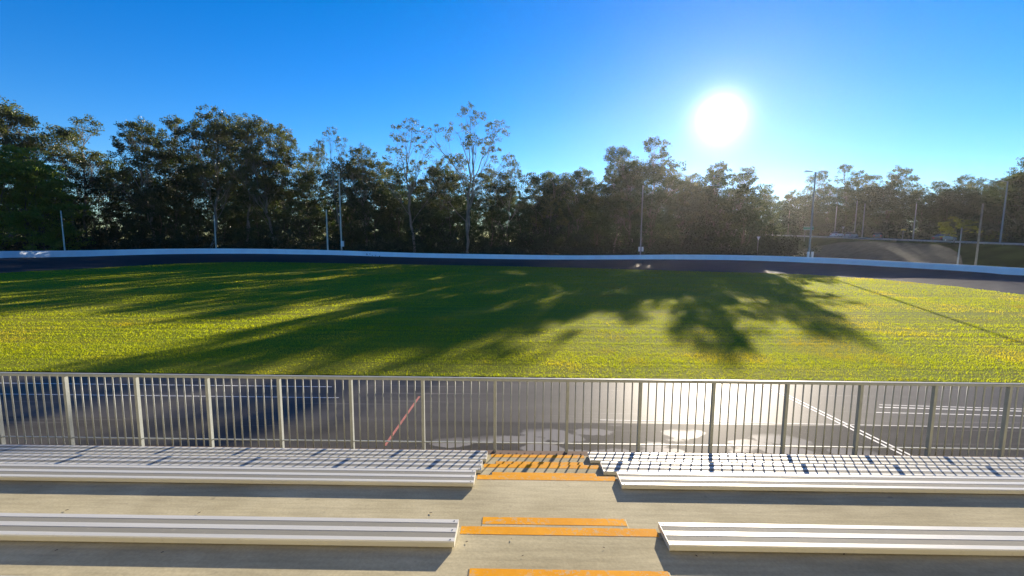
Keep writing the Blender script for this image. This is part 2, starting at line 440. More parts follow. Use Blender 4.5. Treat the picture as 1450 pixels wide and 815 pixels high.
# ------------------------------------------------------------------ track, infield, wall
inner_px = [(0,386.4),(60,383),(120,380.3),(180,376.8),(240,373.6),(300,371.6),(360,371),(420,371.6),(480,372.7),(540,373.7),(600,374.7),(660,375.7),(720,376.9),(800,378.8),(880,381),(960,383.5),(1040,385.6),(1100,387),(1150,389.2),(1200,392.2),(1250,395.8),(1300,400.5),(1350,405.5),(1400,411),(1450,417)]
wall_px = [(0,355.2,365,69),(60,354.8,364,76),(120,354.1,362.8,82),(180,352.9,361,87),(240,351.9,359.5,91),(300,351.6,359,95),(360,351.9,359,97),(420,352.8,359.8,97.5),(480,354.4,361,97.5),(540,356.4,362.9,97),(600,358.2,364.5,95.5),(660,359.2,365.6,94),(720,360.2,366.6,93),(800,361.2,367.2,91),(880,360.9,367,88),(960,360.2,367,84),(1040,360.9,368,80.5),(1100,362.3,369.8,77),(1150,364,371.8,73.5),(1200,366.1,374,69.5),(1250,368.8,376.8,65.5),(1300,371.6,379.6,61.5),(1350,374,382.6,58),(1400,376.6,386,55),(1450,379.4,389.6,52.5)]
inn = [at_z(x, y, 0.0) for x, y in inner_px]
wtop = [at_y(x, y0, Y) for x, y0, y1, Y in wall_px]; wbot = [at_y(x, y1, Y) for x, y0, y1, Y in wall_px]
def V3(x, y, z): return Vector((x, y, z))
# out of the picture the ring closes round to the near straight
li = [V3(-72, 50, 0), V3(-72, 40, 0), V3(-67, 29, 0), V3(-57, 21, 0), V3(-44, 16.6, 0), V3(-32, 15.86, 0)]
lo = [V3(-85, 56, 1.4), V3(-87, 42, 1.3), V3(-82, 24, 1.1), V3(-70, 12.5, .8), V3(-52, 8.5, .3), V3(-32, 7.95, 0.0)]
ri = [V3(53, 36, 0), V3(50, 27, 0), V3(44, 20, 0), V3(36, 16.6, 0), V3(28, 15.86, 0)]
ro = [V3(62, 38, 1.0), V3(62, 25, .8), V3(55, 13, .5), V3(42, 8.6, .2), V3(28, 7.95, 0.0)]
inn_all = list(reversed(li)) + inn + ri
out_all = list(reversed(lo)) + wbot + ro
inn_all = [inn_all[0]] + inn_all[1:]
def smooth_resample(P, n=6):
    out = []
    for i in range(len(P) - 1):
        p0 = P[max(i - 1, 0)]; p1 = P[i]; p2 = P[i + 1]; p3 = P[min(i + 2, len(P) - 1)]
        for k in range(n):
            t = k / n
            out.append(.5 * ((2 * p1) + (p2 - p0) * t + (2 * p0 - 5 * p1 + 4 * p2 - p3) * t * t + (3 * p1 - p0 - 3 * p2 + p3) * t ** 3))
    out.append(P[-1]); return out
INN = smooth_resample(inn_all); OUT = smooth_resample(out_all)
b = MB(); NS = 6
for i in range(len(INN) - 1):
    for k in range(NS):
        def pt(j, t):
            p = INN[j].lerp(OUT[j], t); p.z = OUT[j].z * (t ** 1.15); return p
        b.poly([pt(i, k / NS), pt(i + 1, k / NS), pt(i + 1, (k + 1) / NS), pt(i, (k + 1) / NS)])
# near straight, closing the ring
o = b.build('race_track', M_ASPH_T, smooth=True); o['kind'] = 'structure'
SEAM = 12.25
b = MB(); b.poly([(-32, 7.9, 0), (28, 7.9, 0), (28, SEAM, 0), (-32, SEAM, 0)]); o = b.build('pit_lane', M_ASPH_N); o['kind'] = 'structure'
b = MB(); b.poly([(-32, SEAM, 0.0), (28, SEAM, 0.0), (28, 15.95, 0.0), (-32, 15.95, 0.0)]); o = b.build('front_straight', M_ASPH_F); o['kind'] = 'structure'
# infield
EDGE0 = at_z(40, 525.6, .02); EDGE1 = at_z(1400, 541.3, .02)
def edge_y(x): return EDGE0.y + (x - EDGE0.x) * (EDGE1.y - EDGE0.y) / (EDGE1.x - EDGE0.x)
b = MB()
bmn = bmesh.new()
loop = [Vector((p.x, p.y, .02)) for p in INN]
nx = 240
near = [Vector((28 - 60 * k / nx, edge_y(28 - 60 * k / nx) + random.uniform(-.06, .05), .02)) for k in range(nx + 1)]
vs = [bmn.verts.new(p) for p in loop[1:-1] + near]
fc = bmn.faces.new(vs); bmesh.ops.triangulate(bmn, faces=[fc])
bmesh.ops.recalc_face_normals(bmn, faces=bmn.faces)
me = bpy.data.meshes.new('infield'); bmn.to_mesh(me); bmn.free(); me.materials.append(M_GRASS)
if me.polygons[0].normal.z < 0: me.flip_normals()
o = link('infield', me); o['kind'] = 'structure'
poly = np.array([(p.x, p.y) for p in loop[1:-1] + near])

def inside(px, py):
    res = np.zeros(len(px), bool); n = len(poly)
    for i in range(n):
        x0, y0 = poly[i]; x1, y1 = poly[(i + 1) % n]
        if y0 == y1: continue
        cnd = ((y0 > py) != (y1 > py)) & (px < (x1 - x0) * (py - y0) / (y1 - y0) + x0)
        res ^= cnd
    return res

# grass blades (uncountable): density falls with the distance, size grows with it
rng = np.random.default_rng(7)
rv = rng.uniform(0, 1, 600); rv2 = rng.uniform(0, 1, 900)
def rows_noise(x, y):
    yy = y + .5 * np.sin(x * .043 + 1) + .16 * np.sin(x * .29) + .07 * np.sin(x * .83 + y)
    q = yy / .33; i = q.astype(int); f = q - i; a = rv[i] * (1 - f) + rv[i + 1] * f
    q = yy / .13 + 40; i = q.astype(int); f = q - i; b_ = rv2[i] * (1 - f) + rv2[i + 1] * f
    c_ = .5 + .25 * np.sin(x * .21 + 2 * np.sin(y * .17)) + .25 * np.sin(y * .39 + 1.7 * np.sin(x * .13))
    return np.clip(.58 * a + .24 * b_ + .18 * c_, 0, 1)
Vs = []
for y0, y1, dens, hgt, wd in ((15.3, 22, 600, .07, .010), (22, 30, 260, .075, .016), (30, 42, 150, .075, .020), (42, 60, 70, .085, .030), (60, 92, 30, .095, .045)):
    xw = 1.22 * y1 + 3
    n = int((y1 - y0) * 2 * xw * dens)
    x = rng.uniform(-xw, xw, n); y = rng.uniform(y0, y1, n)
    k = (np.abs(x) < 1.22 * y + 3) & inside(x, y)
    rn = rows_noise(x, y); k &= rng.uniform(0, 1, n) < (.02 + 1.0 * rn ** 1.3)
    x, y, rn = x[k], y[k], rn[k]; n = len(x)
    a = rng.uniform(0, 2 * np.pi, n); h = hgt * rng.uniform(.5, 1.25, n) * (.4 + .85 * rn); ww = wd * rng.uniform(.6, 1.3, n)
    lx = rng.normal(0, .6, n) * h; ly = rng.normal(0, .6, n) * h
    V = np.zeros((n, 3, 3)); cx, sx_ = np.cos(a) * ww, np.sin(a) * ww
    V[:, 0] = np.stack([x - cx, y - sx_, np.full(n, .015)], 1); V[:, 1] = np.stack([x + cx, y + sx_, np.full(n, .015)], 1)
    V[:, 2] = np.stack([x + lx, y + ly, .02 + h], 1); Vs.append(V.reshape(-1, 3))
o = link('grass', np_mesh('grass', np.concatenate(Vs), 3, M_BLADE))
tag(o, 'short mown yellow green grass covering the oval infield', 'grass', kind='stuff')

# outer wall
b = MB(); wt = smooth_resample(wtop, 6); wb = smooth_resample(wbot, 6)
wl = [(V3(p.x, p.y, 0), p.z + 1.0) for p in reversed(lo[:4])]; wr = [(V3(p.x, p.y, 0), p.z + .95) for p in ro[:3]]
path = [(V3(p.x, p.y, 0), z) for p, z in wl] + [(V3(p.x, p.y, 0), p.z) for p in wt] + wr
th = .22
def nrm(i):
    a = path[max(i - 1, 0)][0]; c_ = path[min(i + 1, len(path) - 1)][0]; d = (c_ - a).normalized(); return V3(-d.y, d.x, 0)
ring = []
for i, (p, z) in enumerate(path):
    n_ = nrm(i); q = p + n_ * th
    ring.append([V3(p.x, p.y, -.4), V3(p.x, p.y, z - .02), V3(p.x + n_.x * .02, p.y + n_.y * .02, z), V3(q.x - n_.x * .02, q.y - n_.y * .02, z), V3(q.x, q.y, z - .02), V3(q.x, q.y, -.4)])
for i in range(len(ring) - 1):
    for k in range(5): b.poly([ring[i][k], ring[i + 1][k], ring[i + 1][k + 1], ring[i][k + 1]])
b.poly(ring[0]); b.poly(list(reversed(ring[-1])))
o = b.build('track_wall', M_WALL); tag(o, 'long low white painted concrete wall round the far side of the race track', 'wall')

# painted lines on the near asphalt
def line(p0, p1, wd, m, name='painted_line', z=.004):
    p0 = V3(p0.x, p0.y, z); p1 = V3(p1.x, p1.y, z); d = (p1 - p0).normalized(); n_ = V3(-d.y, d.x, 0) * wd / 2
    s = MB(); N = 12
    for i in range(N):
        a = p0.lerp(p1, i / N); e = p0.lerp(p1, (i + 1) / N)
        s.poly([a - n_, e - n_, e + n_, a + n_])
    o = s.build(name, m); o['kind'] = 'structure'; return o
line(at_z(545, 631, 0), at_z(594, 561, 0), .07, M_RED)
A, B_ = at_z(1292, 648, 0), at_z(1079, 543, 0)
off = V3(.085, 0, 0); line(A - off, B_ - off, .07, M_WHITE); line(A + off, B_ + off, .07, M_WHITE)
for (xa_, ya_, xb_, yb_, wd) in ((1245,573,1500,580.5,.05),(1245,576.5,1500,583.5,.07),(1240,583.8,1500,590,.05),(850,594.5,1500,607,.035),(-60,541.5,470,547.5,.06),(-60,557,480,563,.05)):
    line(at_z(xa_, ya_, 0), at_z(xb_, yb_, 0), wd, M_WHITE)

# ------------------------------------------------------------------ ground
b = MB(); b.box(-420, 420, -160, 480, -2.0, -.12); o = b.build('ground', M_SOIL); o['kind'] = 'structure'

# road embankment on the right
def road_z(y): return 5.05 + (y - 100) * .024
b = MB(); rb = MB(); sl_ = MB()
ys = [20, 40, 55, 66, 76, 86, 98, 112, 130, 150, 175, 205]
def sec(y):
    z = road_z(y)
    return [V3(64, y, -.2), V3(66.5, y, .3), V3(77.2, y, z - .35), V3(79.3, y, z), V3(93, y, z), V3(99, y, z - .4), V3(130, y, z + 1.0)]
for i in range(len(ys) - 1):
    s0, s1 = sec(ys[i]), sec(ys[i + 1])
    for k in range(len(s0) - 1):
        if k == 3: rb.poly([s0[k], s0[k + 1], s1[k + 1], s1[k]])
        elif k != 3: b.poly([s0[k], s0[k + 1], s1[k + 1], s1[k]])
# end face
e = sec(ys[-1]); b.poly(e + [V3(130, ys[-1], -.3), V3(64, ys[-1], -.3)])
o = b.build('embankment', M_VERGE); o['kind'] = 'structure'
o = rb.build('road', M_ROAD); o['kind'] = 'structure'
# bare weathered batter on the embankment slope
def slope_pt(y, t):
    z = road_z(y); p = V3(66.5, y, .3).lerp(V3(77.2, y, z - .35), t); return p + V3(-.04, 0, .11)
bt = [(70, .0, .05), (71, 0, .25), (75.6, 0, .62), (80, 0, .84), (84, 0, .97), (102, 0, .97), (108, 0, .86), (114, 0, .5), (117, 0, .1)]
s = MB(); yv = np.arange(70, 117.01, 1.0); tv = np.interp(yv, [q[0] for q in bt], [q[2] for q in bt])
for i in range(len(yv) - 1):
    for k in range(6):
        u0, u1 = k / 6, (k + 1) / 6
        s.poly([slope_pt(yv[i], tv[i] * u0), slope_pt(yv[i], tv[i] * u1), slope_pt(yv[i + 1], tv[i + 1] * u1), slope_pt(yv[i + 1], tv[i + 1] * u0)])
o = s.build('bare_slope', M_SLOPE); o['kind'] = 'structure'

# ------------------------------------------------------------------ trees
def unit(v): return v / (np.linalg.norm(v, axis=-1, keepdims=True) + 1e-9)
def leaves(rng, centers, radii, per, size, droop=.35, flat=.7):
    C = np.repeat(centers, per, 0); n = len(C); rad = np.repeat(radii, per)
    d = unit(rng.normal(size=(n, 3))); r = rng.uniform(.1, 1, n) ** .55
    P = C + d * (rad * r)[:, None] * np.array([1, 1, flat])
    L = unit(rng.normal(size=(n, 3)) + np.array([0, 0, -droop * 2])); S = unit(np.cross(L, rng.normal(size=(n, 3))))
    ln = size * rng.uniform(.7, 1.4, n); wd = ln * rng.uniform(.32, .6, n)
    bend = np.cross(L, S) * (ln * .18)[:, None]
    a = P - L * ln[:, None] * .5; c_ = P + L * ln[:, None] * .5
    V = np.stack([a, P + S * wd[:, None] * .5 + bend, c_, P - S * wd[:, None] * .5 + bend], 1)
    return V.reshape(-1, 3)

def tree_proto(seed, H, base=.42, width=.42, nlobe=8, lobe=.105, per_lobe=24, clump=.8, per=44, size=.3, leafmat=None, bark=None, stems=1, top=1.0, flat=.85, wide_low=False, shell=.55):
    """trunk, limbs to a set of crown lobes, twigs from the limbs to leaf clumps on each lobe's upper shell"""
    r = np.random.default_rng(seed); segs = []; C = []; RR = []
    def curve(p, q, ra, rb_, n=5, sag=.12):
        p = np.array(p, float); q = np.array(q, float); L = np.linalg.norm(q - p)
        mid = (p + q) / 2 + r.normal(0, .07, 3) * L + np.array([0, 0, -sag * L]) * (1 if abs(q[2] - p[2]) < L * .8 else .2)
        pts = [(1 - t) ** 2 * p + 2 * t * (1 - t) * mid + t * t * q + (r.normal(0, .015, 3) * L if 0 < t < 1 else 0) for t in np.linspace(0, 1, n + 1)]
        for i in range(n): segs.append((pts[i], pts[i + 1], ra + (rb_ - ra) * i / n, ra + (rb_ - ra) * (i + 1) / n))
        return pts
    r0_ = H * .0085; forks = []
    for st in range(stems):
        lean = r.normal(0, .05, 2) * H
        tp = np.array([lean[0], lean[1], H * base * r.uniform(.85, 1.1)])
        pts = curve((r.normal(0, .3) * (stems > 1), r.normal(0, .3) * (stems > 1), 0), tp, r0_ * 1.1 / stems ** .4, r0_ * .72 / stems ** .4, 7, 0)
        pts2 = curve(tp, tp + np.array([lean[0] * .4, lean[1] * .4, H * (1 - base) * .55]), r0_ * .72 / stems ** .4, r0_ * .2, 6, 0)
        forks.append(pts[4:] + pts2)
    for k in range(nlobe):
        u = (k + r.uniform(.2, .8)) / nlobe
        zf = base + (1 - base) * (u ** .8) * .92
        e_ = (1 - .55 * u) if wide_low else math.sin(math.pi * (.22 + .62 * u))
        ang = k * 2.399 + r.uniform(-.5, .5)
        rad = H * width * .5 * e_ * r.uniform(.45, 1.0)
        if k == nlobe - 1: rad *= .3
        ax = forks[k % stems]; st = ax[min(len(ax) - 2, int(u * .75 * len(ax)))]
        axp = ax[-1] if u > .6 else ax[len(ax) // 2]
        c_ = np.array([axp[0] * .8 + math.cos(ang) * rad, axp[1] * .8 + math.sin(ang) * rad, H * zf - H * lobe * .5])
        lp = curve(st, c_, r0_ * .34, r0_ * .12, 5, .05)
        lr = H * lobe * r.uniform(.7, 1.3)
        n = int(per_lobe * r.uniform(.7, 1.3))
        d = unit(r.normal(size=(n, 3))); d[:, 2] = np.where(d[:, 2] < -.55, -d[:, 2], d[:, 2])
        P = c_ + d * lr * (shell + (1 - shell) * r.uniform(0, 1, (n, 1))) * np.array([1.0, 1.0, 1.0])
        for p in P:
            C.append(p); RR.append(clump * r.uniform(.55, 1.25))
            segs.append((lp[r.integers(2, 6)], p, r0_ * .09, r0_ * .035))
    C = np.array(C); f = H * top / (C[:, 2].max() + clump * .5)
    C = C * f
    V = leaves(r, C, np.array(RR), per, size, flat=flat)
    crown = np_mesh('crown', V, 4, leafmat)
    mb = MB()
    for a, c_, ra, rb_ in segs:
        if ra > .018: mb.tube(a * f, c_ * f, ra * f, rb_ * f, 5 if ra < .1 else 7, caps=False)
    me = bpy.data.meshes.new('trunk'); me.from_pydata(mb.v, [], mb.f); me.materials.append(bark); me.polygons.foreach_set('use_smooth', [True] * len(mb.f)); me.update()
    return crown, me, H

GUM = [tree_proto(11 + k, 30, base=(.44, .38, .46, .40, .36)[k], width=(.40, .46, .38, .44, .48)[k], nlobe=(11, 12, 10, 12, 13)[k], lobe=.10, per_lobe=32, clump=.85, per=46, size=.31, stems=(1, 1, 2, 1, 2)[k], leafmat=M_GUM, bark=M_BARK) for k in range(5)]
THIN = [tree_proto(31 + k, 30, base=(.42, .48, .40)[k], width=(.40, .34, .52)[k], nlobe=(9, 8, 12)[k], lobe=.09, per_lobe=17, clump=.68, per=30, size=.29, stems=(1, 1, 2)[k], leafmat=M_GUM, bark=M_BARK, shell=.7) for k in range(3)]
DENSE = [tree_proto(51 + k, 20, base=.16, width=.62, nlobe=15, lobe=.15, per_lobe=26, clump=.95, per=46, size=.30, stems=(1, 2, 1, 3)[k], leafmat=M_DENSE, bark=M_DBARK, wide_low=True, flat=.7) for k in range(4)]
GREEN = [tree_proto(61 + k, 20, base=.14, width=.66, nlobe=15, lobe=.15, per_lobe=28, clump=.9, per=46, size=.30, leafmat=M_GREEN, bark=M_DBARK, wide_low=True, flat=.55) for k in range(2)]
SMALL = tree_proto(71, 6, base=.42, width=.9, nlobe=9, lobe=.15, per_lobe=20, clump=.36, per=70, size=.16, leafmat=M_BRIGHT, bark=M_DBARK, flat=.4)

def place_tree(name, proto, x, y, h, rz, label, cat='tree', group=None, z=-.12, sq=1.0):
    cr, tr, H = proto; s_ = h / H
    t = empty(name, (x, y, z), rz); t.scale = (s_ * sq, s_ * sq, s_)
    link('trunk', tr, t); link('crown', cr, t)
    tag(t, label, cat, group); return t

def by_top(px, ytop, Y):
    p = at_y(px, ytop, Y); return p.x, p.y, p.z + .12

random.seed(5)
G1 = 'tall gum trees behind the far track wall'
TALL = [  # name, proto list, index, px, top y, distance, widen, label
 ('gum_tree', GUM, 0, -10, 135, 98, 1.0, 'tall gum tree cut off by the left edge of the photo'),
 ('gum_tree', GUM, 1, 38, 190, 96, .9, 'shorter gum tree filling the dip beside the tree at the left edge'),
 ('gum_tree', GUM, 2, 105, 160, 104, .95, 'flat topped gum standing alone against blue sky above the leftmost bare pole'),
 ('gum_tree', GUM, 3, 205, 168, 106, .9, 'leaning gum at the left end of the highest stretch of treetops'),
 ('gum_tree', GUM, 4, 240, 158, 110, .85, 'gum with ragged top between the leaning gum and the tallest left crown'),
 ('gum_tree', GUM, 0, 285, 146, 104, .9, 'tallest gum crown above the second bare pole from the left'),
 ('gum_tree', GUM, 2, 335, 158, 108, .8, 'slim gum just right of the tallest crown on the left'),
 ('gum_tree', GUM, 1, 378, 166, 108, .85, 'gum with bare pale limbs where the left treetops begin to fall'),
 ('gum_tree', GUM, 4, 425, 190, 112, .8, 'lower gum left of the thin feathery tree behind the two poles'),
 ('thin_gum_tree', THIN, 1, 472, 180, 108, .6, 'thin feathery gum rising just above the tall light pole'),
 ('gum_tree', GUM, 3, 515, 204, 110, .8, 'rounded gum between the thin feathery tree and the two bare branched gums'),
 ('thin_gum_tree', THIN, 0, 583, 164, 102, .85, 'open crowned gum with pale bare branches, left of the tallest open gum'),
 ('thin_gum_tree', THIN, 2, 665, 148, 100, .95, 'tallest open crowned gum with many bare rising limbs near the middle'),
 ('gum_tree', GUM, 0, 632, 222, 112, .75, 'dense low gum seen between the two open crowned gums'),
 ('gum_tree', GUM, 2, 722, 226, 108, .8, 'yellow lit gum just right of the tallest open crowned gum'),
 ('gum_tree', GUM, 4, 770, 240, 110, .85, 'low dark gum at the start of the flat stretch of treetops in the middle'),
 ('gum_tree', GUM, 1, 822, 234, 108, .85, 'dark gum in the flat middle stretch of treetops left of the sunlit rise'),
 ('gum_tree', GUM, 3, 872, 218, 106, .8, 'dark gum on the left shoulder of the high crown before the sun'),
 ('gum_tree', GUM, 4, 908, 197, 106, .92, 'high rounded gum crown behind the middle light pole, left of the sun'),
 ('gum_tree', GUM, 2, 962, 240, 108, .8, 'low gum in the dip directly left of the sun'),
 ('gum_tree', GUM, 4, 1034, 226, 105, .84, 'squarish gum crown directly under the sun'),
 ('gum_tree', GUM, 1, 1000, 256, 112, .7, 'low gum filling the gap under the left side of the sun'),
 ('gum_tree', GUM, 3, 1085, 262, 130, .7, 'low gum right of the crown under the sun where the trees drop'),
]
for name, pl, k, px, yt, Y, sq, lab in TALL:
    x, y, h = by_top(px, yt, Y)
    place_tree(name, pl[k], x, y, h, random.uniform(0, 6.28), lab, 'gum tree', G1, sq=sq * 1.22)
G2 = 'trees beyond the road on the right'
RIGHT_T = [
 (GUM, 0, 1130, 268, 170, .8, 'low gum beyond the road left of the twin armed lamp'),
 (GUM, 2, 1165, 258, 168, .75, 'gum beyond the road directly behind the twin armed lamp'),
 (GUM, 4, 1192, 234, 165, .8, 'round topped gum beyond the road just right of the twin armed lamp'),
 (GUM, 1, 1232, 244, 165, .85, 'broad dark gum beyond the road above the two pale cars'),
 (GUM, 3, 1268, 235, 162, .8, 'highest gum beyond the road, left of the small bright tree'),
 (GUM, 0, 1312, 262, 158, .8, 'low gum beyond the road behind the dark hatchback'),
 (GUM, 4, 1352, 250, 150, .8, 'gum beyond the road rising behind the small bright tree'),
 (THIN, 1, 1368, 246, 152, .7, 'thin twiggy gum poking above the trees behind the small bright tree'),
 (GUM, 2, 1395, 250, 140, .8, 'gum beyond the road behind the leaning timber pole'),
 (GUM, 1, 1428, 252, 135, .8, 'gum beyond the road behind the pale street light at the right'),
 (GUM, 3, 1482, 190, 112, .9, 'large gum cut off by the right edge of the photo'),
]
for pl, k, px, yt, Y, sq, lab in RIGHT_T:
    x, y, h = by_top(px, yt, Y); z = road_z(y) * .9 - 1
    place_tree('gum_tree', pl[k], x, y, h - z, random.uniform(0, 6.28), lab, 'gum tree', G2, z=z, sq=sq * 1.4)

# middle storey: dense trees standing in front of and between the gums
MID = [(-62, 232, 82), (-20, 200, 82), (28, 205, 83), (66, 232, 86), (118, 240, 105), (150, 215, 110), (185, 236, 108), (225, 206, 107), (268, 246, 107), (308, 222, 111), (352, 242, 110), (398, 218, 112), (440, 242, 110), (490, 222, 113), (530, 244, 111), (560, 228, 117), (598, 248, 111), (640, 236, 109), (690, 248, 110), (742, 242, 111), (775, 252, 112), (805, 243, 110), (842, 250, 109), (885, 228, 107), (926, 226, 106), (972, 252, 104), (1010, 256, 104), (1036, 236, 107), (1058, 262, 103), (1078, 278, 125)]
for i, (px, yt, Y) in enumerate(MID):
    x, y, h = by_top(px, yt, Y)
    lab = 'green leafy tree standing forward of the gums at the far left' if px < 70 else 'dark bushy tree crowding in front of the gums behind the track wall'
    place_tree('dense_tree', GREEN[i % 2] if px < 70 else DENSE[i % 4], x, y, h, random.uniform(0, 6.28), lab, 'tree', 'leafy trees at the far left' if px < 70 else 'dark bushy trees in front of the gums', sq=random.uniform(.95, 1.2))
for i, (px, yt, Y) in enumerate([(1108, 283, 165), (1138, 274, 160), (1168, 272, 158), (1198, 262, 156), (1228, 262, 155), (1256, 258, 150), (1284, 268, 146), (1312, 270, 142), (1340, 265, 140), (1368, 262, 134), (1396, 264, 128), (1424, 262, 122), (1452, 240, 116), (1480, 225, 110)]):
    x, y, h = by_top(px, yt, Y); z = road_z(y) * .8 - 1
    place_tree('dense_tree', DENSE[i % 4], x, y, h - z, random.uniform(0, 6.28), 'dark bushy tree between the gums on the far side of the road', 'tree', 'bushy trees between the gums beyond the road', z=z, sq=random.uniform(1.25, 1.5))
# back rows of the wood
for i in range(64):
    X = -205 + i * 4.3 + random.uniform(-2, 2)
    if X > 66: break
    Y = 122 + random.uniform(-5, 24) - (0 if X > -90 else (abs(X) - 90) * .35)
    place_tree('dense_tree', DENSE[i % 4], X, Y, random.uniform(14, 19), random.uniform(0, 6.28), 'dark tree deep in the wood, showing only through gaps between nearer trees', 'tree', 'trees deep in the wood', sq=1.3)
for i in range(36):
    q = i % 12; X = 112 + q * 5 + (i // 12) * 14 + random.uniform(-2, 2); Y = 196 - q * 9 + (i // 12) * 12 + random.uniform(-4, 4)
    place_tree('dense_tree', DENSE[i % 4], X, Y, random.uniform(11, 16), random.uniform(0, 6.28), 'dark bushy tree massed behind the road on the right', 'tree', 'bushy trees behind the road', z=4, sq=1.25)

# undergrowth: one dark mass under the trees
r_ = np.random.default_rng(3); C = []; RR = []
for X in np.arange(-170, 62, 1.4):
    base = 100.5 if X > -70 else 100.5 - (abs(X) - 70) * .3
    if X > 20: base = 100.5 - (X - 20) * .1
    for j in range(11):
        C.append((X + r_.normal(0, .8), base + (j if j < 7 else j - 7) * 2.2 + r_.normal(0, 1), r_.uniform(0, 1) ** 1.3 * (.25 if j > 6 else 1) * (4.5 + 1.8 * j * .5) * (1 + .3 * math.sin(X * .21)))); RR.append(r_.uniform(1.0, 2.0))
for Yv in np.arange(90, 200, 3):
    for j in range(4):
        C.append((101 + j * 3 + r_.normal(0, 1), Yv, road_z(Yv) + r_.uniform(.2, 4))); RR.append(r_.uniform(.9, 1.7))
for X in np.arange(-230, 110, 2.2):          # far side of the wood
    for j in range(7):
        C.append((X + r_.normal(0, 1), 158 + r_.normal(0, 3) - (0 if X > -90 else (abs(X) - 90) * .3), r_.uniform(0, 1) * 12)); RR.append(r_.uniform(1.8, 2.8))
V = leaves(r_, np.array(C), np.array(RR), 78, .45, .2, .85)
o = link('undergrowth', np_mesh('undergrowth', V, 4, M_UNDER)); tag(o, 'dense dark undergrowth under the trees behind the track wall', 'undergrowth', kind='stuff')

# small bright trees by the road
p = at_y(1352, 340, 82); place_tree('small_tree', SMALL, p.x, p.y, 5.2, 1.0, 'small bright yellow green tree beside the road on the right', 'tree', z=p.z - .9, sq=1.3)
p = at_y(1410, 338, 100); place_tree('shrub', SMALL, p.x, p.y, 3.0, 2.3, 'low sunlit green shrub by the pale street light', 'shrub', z=p.z - 1.2, sq=1.7)

# ------------------------------------------------------------------ poles, lamps, signs
def pole(name, px, ytop, Y, rad, m, label, cat='pole', box=None, arms=False, zb=-.12, group=None, lamp=False, xoff=0.0):
    p = at_y(px, ytop, Y); h = p.z - zb
    t = empty(name, (p.x, p.y, zb)); tag(t, label, cat, group)
    s = MB(); N = 5
    for i in range(N):
        s.tube((0, 0, h * i / N), (0, 0, h * (i + 1) / N), rad * (1 - .35 * i / N), rad * (1 - .35 * (i + 1) / N), 8, caps=(i == N - 1))
    s.tube((0, 0, 0), (0, 0, .25), rad * 1.5, rad * 1.4, 8)
    s.build('shaft', m, t, False)
    if box:
        for bx, bz0, bz1, bw in box:
            s = MB(); s.box(bx - bw / 2, bx + bw / 2, -rad - .32, -rad + .01, bz0, bz1, 0, .03); s.build('box', M_BOX, t)
    if arms:
        for sd in (-1, 1):
            s = MB(); s.tube((0, 0, h - .05), (sd * .75, 0, h + .12), .05, .04, 6)
            a = s.build('arm', m, t)
            s = MB(); s.box(*sorted((sd * .7, sd * 1.75)), -.2, .2, h + .08, h + .24, 0, .06); s.build('lamp_head', M_POLE, a)
    if lamp:
        s = MB(); s.tube((0, 0, h - .05), (lamp * 1.1, 0, h + .2), .05, .04, 6); a = s.build('arm', m, t)
        s = MB(); s.box(*sorted((lamp * 1.0, lamp * 1.7)), -.14, .14, h + .16, h + .28, 0, .04); s.build('lamp_head', M_POLE, a)
    return t
gp = 'plain poles behind the track wall on the left'
pole('bare_pole', 86, 298, 81.5, .13, M_PALEPOLE, 'plain thin pole behind the wall, leftmost of the bare poles', group=gp)
pole('bare_pole', 303, 304, 96.6, .13, M_PALEPOLE, 'plain thin pole behind the wall alone under the tallest left gum', group=gp)
pole('bare_pole', 462, 296.5, 99, .2, M_PALEPOLE, 'thick short pole close beside the tall light pole with a box', group=gp)
pole('light_pole', 480, 246, 99.3, .18, M_PALEPOLE, 'tall pale pole with one meter box behind the wall beside a short pole', 'light pole', box=[(.35, 2.9, 4.1, .62)])
pole('light_pole', 910.5, 262, 90, .15, M_POLE, 'tall slim pole with two white boxes left of the sun', 'light pole', box=[(-.32, 2.6, 3.5, .3), (.32, 2.6, 3.5, .3)])
pole('light_pole', 1155, 243.5, 75.5, .15, M_POLE, 'tall twin armed lamp pole with two white boxes right of the sun', 'light pole', box=[(-.34, 2.3, 3.2, .2), (.34, 2.3, 3.2, .2)], arms=True)
pole('bare_pole', 1362, 322, 60.5, .09, M_POLE, 'short pale pole behind the wall in front of the small bright tree', group='poles at the right')
pole('bare_pole', 1392, 288, 60, .13, M_TIMBER, 'dark timber pole behind the wall right of the small bright tree', group='poles at the right')
p = at_y(1427, 258, 88)
pole('street_light', 1427, 257, 88, .14, M_POLE, 'pale street light by the road near the right edge', 'street light', zb=road_z(88) - .4, lamp=-1)
for px, yt, Y, lab in ((1185, 292, 132, 'thin grey pole left of the two pale cars'), (1214, 284, 126, 'pale pole standing behind the two pale cars'), (1225, 288, 124, 'dark thin pole right of the two pale cars'), (1298, 288, 112, 'dark pole beyond the road between the cars')):
    pole('roadside_pole', px, yt, Y, .12, M_POLE, lab, zb=road_z(Y) - .4, group='poles along the road')
for px, yt, Y in ((1087, 300, 150), (1096, 302, 150), (1118, 298, 150)):
    pole('roadside_pole', px, yt, Y, .09, M_TIMBER, 'slim pole beyond the road left of the green sign', zb=road_z(Y) - .4, group='slim poles left of the green sign')

